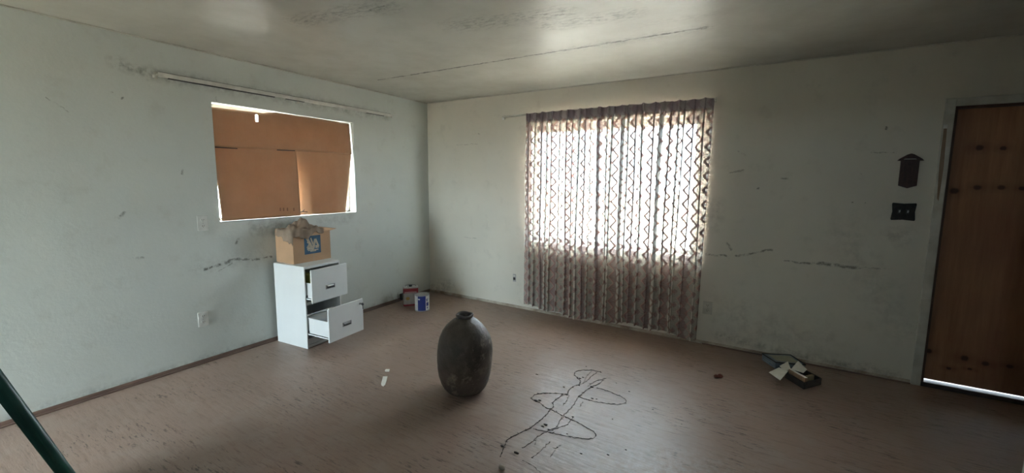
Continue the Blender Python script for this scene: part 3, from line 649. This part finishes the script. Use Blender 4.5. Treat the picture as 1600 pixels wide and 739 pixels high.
# print: local a across (0..1 of the square), b up
SQ0, SQ1, SZ0, SZ1 = .105, .268, .070, .235
pr = MB().box((BD, SQ0, SZ0), (BD+.0008, SQ1, SZ1)).build('printed_square', M_BLUE, bx)
def stroke(a0, b0, a1, b1, w_):
    P = lambda a, b_: V((BD+.0008, SQ0+(SQ1-SQ0)*a, SZ0+(SZ1-SZ0)*b_))
    p, q = P(a0, b0), P(a1, b1); d = (q-p).normalized(); n = V((0, -d.z, d.y))*(w_/2)
    MB().prism([p-n, q-n, q+n, p+n], (.0006, 0, 0)).build('printed_stroke', M_INK, pr)
for s_ in ((.15, .95, .50, .22, .024), (.50, .22, .68, .80, .024), (.68, .80, .86, .36, .018), (.36, .62, .17, .34, .018), (.16, .32, .38, .32, .026),
           (.66, .36, .88, .36, .026), (.40, .88, .52, .50, .014), (.20, .20, .84, .20, .008), (.34, .145, .70, .145, .010), (.18, .62, .30, .74, .012)): stroke(*s_)
# rag
def rag_pt(u, v):
    # u along the box length, v from the rear to just past the front edge
    y = -.050+.345*u; x = .030+.262*v
    h = BH+.012+.092*math.exp(-((u-.66)/.20)**2-((v-.35)/.40)**2)+.040*math.exp(-((u-.30)/.14)**2-((v-.55)/.35)**2)
    h += .016*abs(math.sin(u*8.5+v*5))+.012*abs(math.sin(u*5-v*9+1))+.008*mnoise.noise(V((u*7, v*7, 1)))+.004*math.sin(u*40+v*22)
    fx = x-(BD-.004)
    if fx > 0: h -= fx*1.5*(.5+.8*math.exp(-((u-.45)/.25)**2)); x = BD+.006+fx*.25+.003*math.sin(u*26)
    if y < 0: h -= min(.10, (-y)*2.4*(.35+.65*v)); y = -.008+y*.25+.004*math.sin(v*20)
    return V((x, y, h))
rg = MB().grid(rag_pt, 56, 44)
MR = Matrix.Translation((.014, -1.998, CH)) @ Matrix.Rotation(BRZ, 4, 'Z'); rg.v = [MR @ q for q in rg.v]
tag(rg.build('rag', M_RAG, smooth=True, solid=.005), 'crumpled brown cloth draped over the open carton', 'cloth')

# ------------------------------------------------------------------ cans by the corner
t = thing('solvent_tin', (.255, -.600, 0), math.radians(48), 'rectangular red and grey tin with screw cap near the room corner', 'tin')
MB().box((-.085, -.045, .004), (.085, .045, .228)).build('body', M_GREYTIN, t, bevel=.010)
MB().box((-.0855, -.0455, .150), (.0855, .0455, .222)).build('red_band', M_REDTIN, t, bevel=.010)
MB().box((-.0855, -.0455, .004), (.0855, .0455, .030)).build('red_base_band', M_REDTIN, t, bevel=.006)
MB().box((-.070, -.0462, .160), (.066, -.0455, .176)).build('pale_lettering_strip', simple('pinkish_print', (.48, .30, .29), .5), t)
MB().prism([(-.035+.022*math.cos(k*math.pi/8), -.0452, .095+.020*math.sin(k*math.pi/8)) for k in range(16)], (0, -.0008, 0)).build('ochre_mark', M_YELLOW, t)
MB().tube([(.0, 0, .228), (.0, 0, .250)], .019, 16).build('cap', M_DSTEEL, t, bevel=.002)
MB().tube([(-.062, 0, .228), (-.05, 0, .246), (-.02, 0, .250), (.02, 0, .250), (.05, 0, .246), (.062, 0, .228)], .0045, 6).build('handle', M_STEEL, t)
MB().box((-.080, -.040, .226), (-.040, .040, .230)).build('top_highlight_plate', M_CANWHITE, t, bevel=.002)
t = thing('paint_can', (.490, -.655, 0), 0, 'round paint can with a blue and white label near the room corner', 'can')
MB().lathe([(.080, .0), (.0825, .003), (.0825, .008), (.080, .011), (.080, .178), (.0825, .181), (.0825, .188), (.077, .188), (.076, .181), (.066, .181), (.064, .186), (.03, .186)], 48).build('body', M_STEEL, t, smooth=False)
face = math.atan2(CAM.y+.655, CAM.x-.49)
def label(name, a0, a1, z0, z1, r, mat, n=14):
    MB().lathe([(r, z0), (r, z1)], n, face+a0, face+a1, cap=False).build(name, mat, t, smooth=True)
label('white_label', -2.4, -.62, .012, .176, .0809, M_CANWHITE)
label('blue_label', -.62, .50, .012, .176, .0811, M_CANBLUE)
label('white_label', .50, 2.6, .012, .176, .0809, M_CANWHITE)
for k, (a0, a1, z0, z1) in enumerate(((.56, .95, .135, .142), (.62, .80, .115, .132), (.60, 1.0, .06, .10), (.68, .85, .03, .05))): label('label_print', a0, a1, z0, z1, .0815, M_CANBLUE, 4)
label('label_print', -.58, -.30, .135, .150, .0815, M_CANWHITE, 4)
MB().tube([(.084*math.cos(face+1.4+k*.17), .084*math.sin(face+1.4+k*.17), .150-.035*math.sin(k/10*math.pi)) for k in range(11)], .0018, 5).build('bail_handle', M_STEEL, t)
t = thing('black_box_fitting', (.010, -.505, .05), 0, 'small black fitting on the baseboard beside the red tin', 'fitting')
MB().box((-.008, -.032, -.035), (.030, .032, .035)).build('housing', M_DARK, t, bevel=.003)
MB().tube([(.012, -.08, -.015), (.012, -.08, .05)], .004, 6).build('stub', M_GREYTIN, t)
MB().tube([(.012, -.08, -.010), (.012, -.03, -.012)], .003, 6).build('wire', M_DARK, t)

# ------------------------------------------------------------------ jar
JC = (2.037, -1.832, 0)
t = thing('clay_jar', JC, 0, 'large dark brown clay jar with a small rim standing on the floor', 'jar')
prof = [(.085, 0), (.112, .004), (.135, .016), (.152, .036), (.168, .070), (.180, .115), (.188, .165), (.1935, .225), (.1945, .285), (.190, .335), (.178, .385), (.155, .432), (.126, .470), (.092, .502), (.066, .520), (.053, .530)]
b = MB().lathe(prof, 72)
for i, q in enumerate(b.v):
    nz = mnoise.noise(V((q.x*6, q.y*6, q.z*5)))*.006+mnoise.noise(V((q.x*22, q.y*22, q.z*18)))*.0012
    d = V((q.x, q.y, 0)); 
    if d.length > .02: q += d.normalized()*nz*min(1, q.z/.05)
# worn flat facet low on the side toward the door
fd = V((.82, -.35, 0)).normalized()
for q in b.v:
    if q.z < .13:
        lim = .128+.55*q.z; e = q.dot(fd)-lim
        if e > 0: q -= fd*e
b.f = b.f[:-1]
b.build('body', M_JAR, t, smooth=True)
rim = MB().lathe([(.052, .522), (.056, .530), (.061, .540), (.062, .549), (.057, .554), (.048, .551), (.042, .540), (.040, .50), (.06, .47)], 48, cap=False)
for q in rim.v: q.z += .003*math.sin(math.atan2(q.y, q.x)*3)
rim.build('rim', simple('jar_rim_clay', (.12, .10, .088), .45, (.06, .05, .056), 24), t, smooth=True)

# ------------------------------------------------------------------ clutter by the door wall
t = thing('shallow_box', (3.985, -.150, 0), math.radians(-4), 'shallow blue-grey box with a dull green top against the wall', 'box')
MB().prism([(-.150, .015, 0), (-.045, -.115, 0), (.150, -.030, 0), (.045, .125, 0)], (0, 0, .056)).build('body', M_BLUEGREY, t, bevel=.003)
MB().prism([(-.110, .015, .056), (-.035, -.075, .056), (.115, -.018, .056), (.038, .095, .056)], (0, 0, .001)).build('top_panel', M_GREENGREY, t)
rimb = MB(); ring = [V((-.150, .015, .056)), V((-.045, -.115, .056)), V((.150, -.030, .056)), V((.045, .125, .056))]
for k in range(4): rimb.tube([ring[k], ring[(k+1) % 4]], .005, 6)
rimb.build('raised_edge', M_BLACK, t)
for k, (a0, a1, z0, z1) in enumerate(((.1, .55, .008, .018), (.2, .8, .024, .034))):
    A, B_ = V((-.150, .015, 0)), V((-.045, -.115, 0)); n = V((-.78, -.63, 0))*.0008
    p_, q_ = A.lerp(B_, a0)+n, A.lerp(B_, a1)+n
    MB().prism([p_+V((0, 0, z0)), q_+V((0, 0, z0)), q_+V((0, 0, z1)), p_+V((0, 0, z1))], tuple(n)).build('pale_streak', simple('faded_blue_print', (.28, .33, .37), .5), t)

bx0 = thing('black_tray', (4.115, -.420, 0), 0, 'open black tray on the floor holding tan blocks and cards', 'tray')
def quadbox(pts, z0, z1, th_):
    m_ = MB(); c_ = sum((V((*q, 0)) for q in pts), V())/len(pts)
    for k in range(4):
        a = V((*pts[k], 0)); b_ = V((*pts[(k+1) % 4], 0)); d = (b_-a).normalized(); n = V((-d.y, d.x, 0))
        if n.dot(c_-a) < 0: n = -n
        m_.prism([a+V((0, 0, z0)), b_+V((0, 0, z0)), b_+n*th_+V((0, 0, z0)), a+n*th_+V((0, 0, z0))], (0, 0, z1-z0))
    return m_
TP = [(-.120, .020), (-.010, -.120), (.105, .035), (-.005, .165)]
quadbox(TP, 0, .050, .006).build('tray_wall', M_BLACK, bx0)
MB().prism([(x, y, 0) for x, y in TP], (0, 0, .005)).build('tray_floor', M_BLACK, bx0)
# tan blocks stand in the tray
def block(name, c, size, rz, tilt, label_, mat, topmat=None):
    o = thing(name, c, rz, label_, 'block'); o.rotation_euler = (tilt, 0, rz)
    MB().box((-size[0]/2, -size[1]/2, 0), (size[0]/2, size[1]/2, size[2])).build('body', mat, o, bevel=.002)
    if topmat: MB().box((-size[0]/2+.001, -size[1]/2+.001, size[2]), (size[0]/2-.001, size[1]/2-.001, size[2]+.002)).build('pale_top', topmat, o)
ang = math.radians(-50)
block('wood_block', (4.070, -.445, .006), (.150, .022, .068), ang, 0, 'long tan block with a pale top edge in the black tray', M_TAN, M_PAPER)
block('wood_block', (4.142, -.432, .006), (.075, .020, .066), math.radians(52), 0, 'short olive tan block standing beside the long block', simple('olive_tan', (.33, .27, .16), .7), None)
def card(px, zs, label_):
    pts = [on_floor(x, y, z) for (x, y), z in zip(px, zs)]; c_ = sum(pts, V())/4
    o = MB().prism([q-c_ for q in pts], (0, 0, .0022)).build('card', M_PAPER); o.location = c_
    tag(o, label_, 'card')
card([(1201, 582), (1217, 574.5), (1231.5, 580), (1219, 594.5)], (.052, .056, .062, .054), 'flat pinkish white card overhanging the tray corner')
card([(1218, 572), (1231, 565), (1236, 578), (1224, 579)], (.062, .072, .066, .060), 'small white card tucked between the other two cards')
card([(1236, 577), (1247, 564), (1261, 577.5), (1255, 583)], (.071, .088, .078, .072), 'white card propped up behind the long tan block')

# ------------------------------------------------------------------ green pole
a = CAM+ray(33, 647)*(.03*649/19.8); c2 = CAM+ray(99, 735)*(.03*649/17.4); d = (c2-a).normalized()
foot = a+d*((.004-a.z)/d.z); top = a-d*.75
t = thing('broom_pole', foot, 0, 'dark green round pole leaning up from the floor', 'pole')
MB().tube([V((0, 0, .012))-d*.0, V((0, 0, 0))-d*.05, top-foot], .015, 20).build('shaft', M_GREEN, t, smooth=True)
MB().tube([V((0, 0, 0)), V((0, 0, 0))-d*.04], .017, 20).build('end_cap', M_DARK, t, smooth=False)
MB().tube([top-foot, top-foot-d*.03], .016, 20).build('end_cap', M_GREEN, t)

# ------------------------------------------------------------------ dried vine and floor litter
def cp(x, y): q = on_floor(780+x/4.127, 560+y/4.127); return q
VC = on_floor(880, 640)
vn = thing('dried_vine', VC, 0, 'thin dark dried vine looping across the floor beside the jar', 'vine')
strands = [
 ([(5, 640), (30, 575), (55, 525), (110, 495), (165, 470), (215, 440), (265, 400), (305, 365), (330, 330), (350, 315), (345, 290), (375, 262), (410, 240), (440, 230), (450, 205), (480, 182), (510, 172), (525, 150), (500, 125), (485, 100), (500, 85), (540, 78), (600, 78), (660, 92)], .0042),
 ([(440, 238), (390, 230), (330, 225), (270, 228), (225, 238), (208, 258), (225, 275), (265, 290), (290, 315), (330, 330), (370, 350), (420, 375), (470, 398), (530, 428), (580, 458), (615, 480), (625, 500), (605, 518), (560, 522), (500, 515), (440, 503), (370, 490), (300, 475), (220, 455)], .0038),
 ([(680, 135), (640, 165), (600, 185), (560, 205), (530, 235), (510, 250), (560, 265), (620, 280), (680, 290), (740, 297), (790, 295), (815, 285), (815, 268), (780, 245), (730, 225), (680, 205), (630, 190)], .0034),
 ([(510, 250), (480, 300), (440, 345), (400, 390), (370, 440), (330, 462), (290, 480), (240, 515), (190, 555), (150, 580)], .0026),
 ([(300, 480), (350, 460), (400, 445), (440, 425), (480, 378)], .0028),
 ([(325, 540), (285, 580), (212, 640)], .0014), ([(240, 520), (228, 560)], .0014), ([(400, 560), (375, 575), (330, 635)], .0014),
 ([(150, 660), (210, 690), (265, 735)], .0016), ([(520, 170), (560, 150), (590, 120), (640, 85)], .0024), ([(575, 180), (620, 150), (690, 130)], .0026),
 ([(450, 240), (435, 275), (415, 300)], .0022), ([(540, 280), (520, 310)], .0024), ([(545, 150), (570, 110), (605, 75)], .0020)]
nb = MB()
for k, (pts, r) in enumerate(strands):
    P = [cp(*q) for q in pts]; fine = []
    for i in range(len(P)-1):
        p0, p1, p2, p3 = P[max(i-1, 0)], P[i], P[i+1], P[min(i+2, len(P)-1)]
        L_ = max(2, int((p2-p1).length/.012))
        for j in range(L_):
            s = j/L_; q = .5*((2*p1)+(p2-p0)*s+(2*p0-5*p1+4*p2-p3)*s*s+(3*p1-p0-3*p2+p3)*s**3)
            q = q+V((mnoise.noise(q*60+V((k, 0, 0)))*.009, mnoise.noise(q*60+V((0, k, 5)))*.009, 0)); fine.append(q)
    fine.append(P[-1]); rr = [r*.62*(.25+1.5*abs(mnoise.noise(q*70))+.45*((i % 3) == 0)) for i, q in enumerate(fine)]
    fine = [V((q.x, q.y, r*.5+.001))-VC for q in fine]
    st = MB().tube(fine, rr, 5).build('stem', M_VINE, vn)
    for i in range(3, len(fine)-1, 4 if k < 3 else 7):
        q = fine[i]; a_ = random.uniform(0, 6.28); ln_ = random.uniform(.006, .016)
        nb.tube([q, q+V((math.cos(a_)*ln_, math.sin(a_)*ln_, random.uniform(0, .006)))], [r*.5, r*.2], 4)
nb.build('twiglets', M_VINE, vn)['kind'] = 'stuff'
for k, (x, y, r) in enumerate([(300, 430, .022), (110, 612, .024), (600, 260, .015), (628, 263, .010), (235, 275, .026), (262, 272, .018), (20, 568, .018), (598, 185, .020), (475, 378, .012), (520, 130, .016), (540, 122, .012), (505, 122, .010), (515, 175, .012), (440, 235, .012), (320, 460, .014), (280, 440, .016), (375, 573, .008), (325, 540, .006), (212, 640, .007)]):
    q = cp(x, y)-VC
    r *= .68; MB().blob((q.x, q.y, r*.22), (r, r*.5, r*.28), k).build('leaf_clump', M_VINE, vn)
for k, (px, py, r, m_) in enumerate([(838, 585, .008, M_CRUMB), (840, 585.5, .006, M_CRUMB), (983, 612, .009, M_CRUMB), (957, 655, .006, M_CRUMB), (963, 599, .005, M_CRUMB), (916, 573, .007, M_CRUMB), (881, 605, .009, M_CRUMB), (886, 678, .006, M_CRUMB),
                                    (908, 709, .009, M_CRUMB), (950, 711, .010, M_CRUMB), (1020, 640, .008, M_CRUMB), (978, 703, .008, M_CRUMB), (1065, 663, .006, M_CRUMB), (640, 560, .007, M_CRUMB), (530, 590, .007, M_CRUMB), (575, 555, .006, M_CRUMB)]):
    q = on_floor(px, py); o = MB().blob((0, 0, r*.25), (r*.8, r*.5, r*.28), k+40).build('dirt_crumb', m_); o.location = q
    tag(o, 'tiny dark crumb of dirt lying on the floor', 'debris', 'dirt crumbs scattered on the floor')
o = MB().blob((0, 0, .010), (.018, .014, .014), 3).build('pebble', M_STONE, smooth=True); o.location = on_floor(784, 733); tag(o, 'small pale pebble at the end of the dried vine', 'pebble')
def chip(px, th_, mat, label_, name='plaster_chip', cat='chip'):
    pts = [on_floor(x, y) for x, y in px]; c_ = sum(pts, V())/len(pts)
    o = MB().prism([q-c_ for q in pts], (0, 0, th_)).build(name, mat, bevel=.001); o.location = c_; tag(o, label_, cat)
chip([(598.5, 589), (605.5, 589), (604, 595), (602, 601), (599, 604), (596, 602.5), (595.5, 600), (597, 595)], .006, M_PAPER, 'long white chip with a rounded end on the floor')
chip([(601.5, 579.5), (603, 578), (609, 578), (608, 581), (602, 581)], .008, M_PAPER, 'short white chip just beyond the long white chip')
q = on_floor(1122, 590); o = MB().blob((-.012, 0, .009), (.020, .012, .012), 9).blob((.012, .010, .011), (.022, .013, .015), 12).build('rust_chip', M_RUST, smooth=True); o.location = q
tag(o, 'small crumpled rust red scrap on the floor', 'scrap')
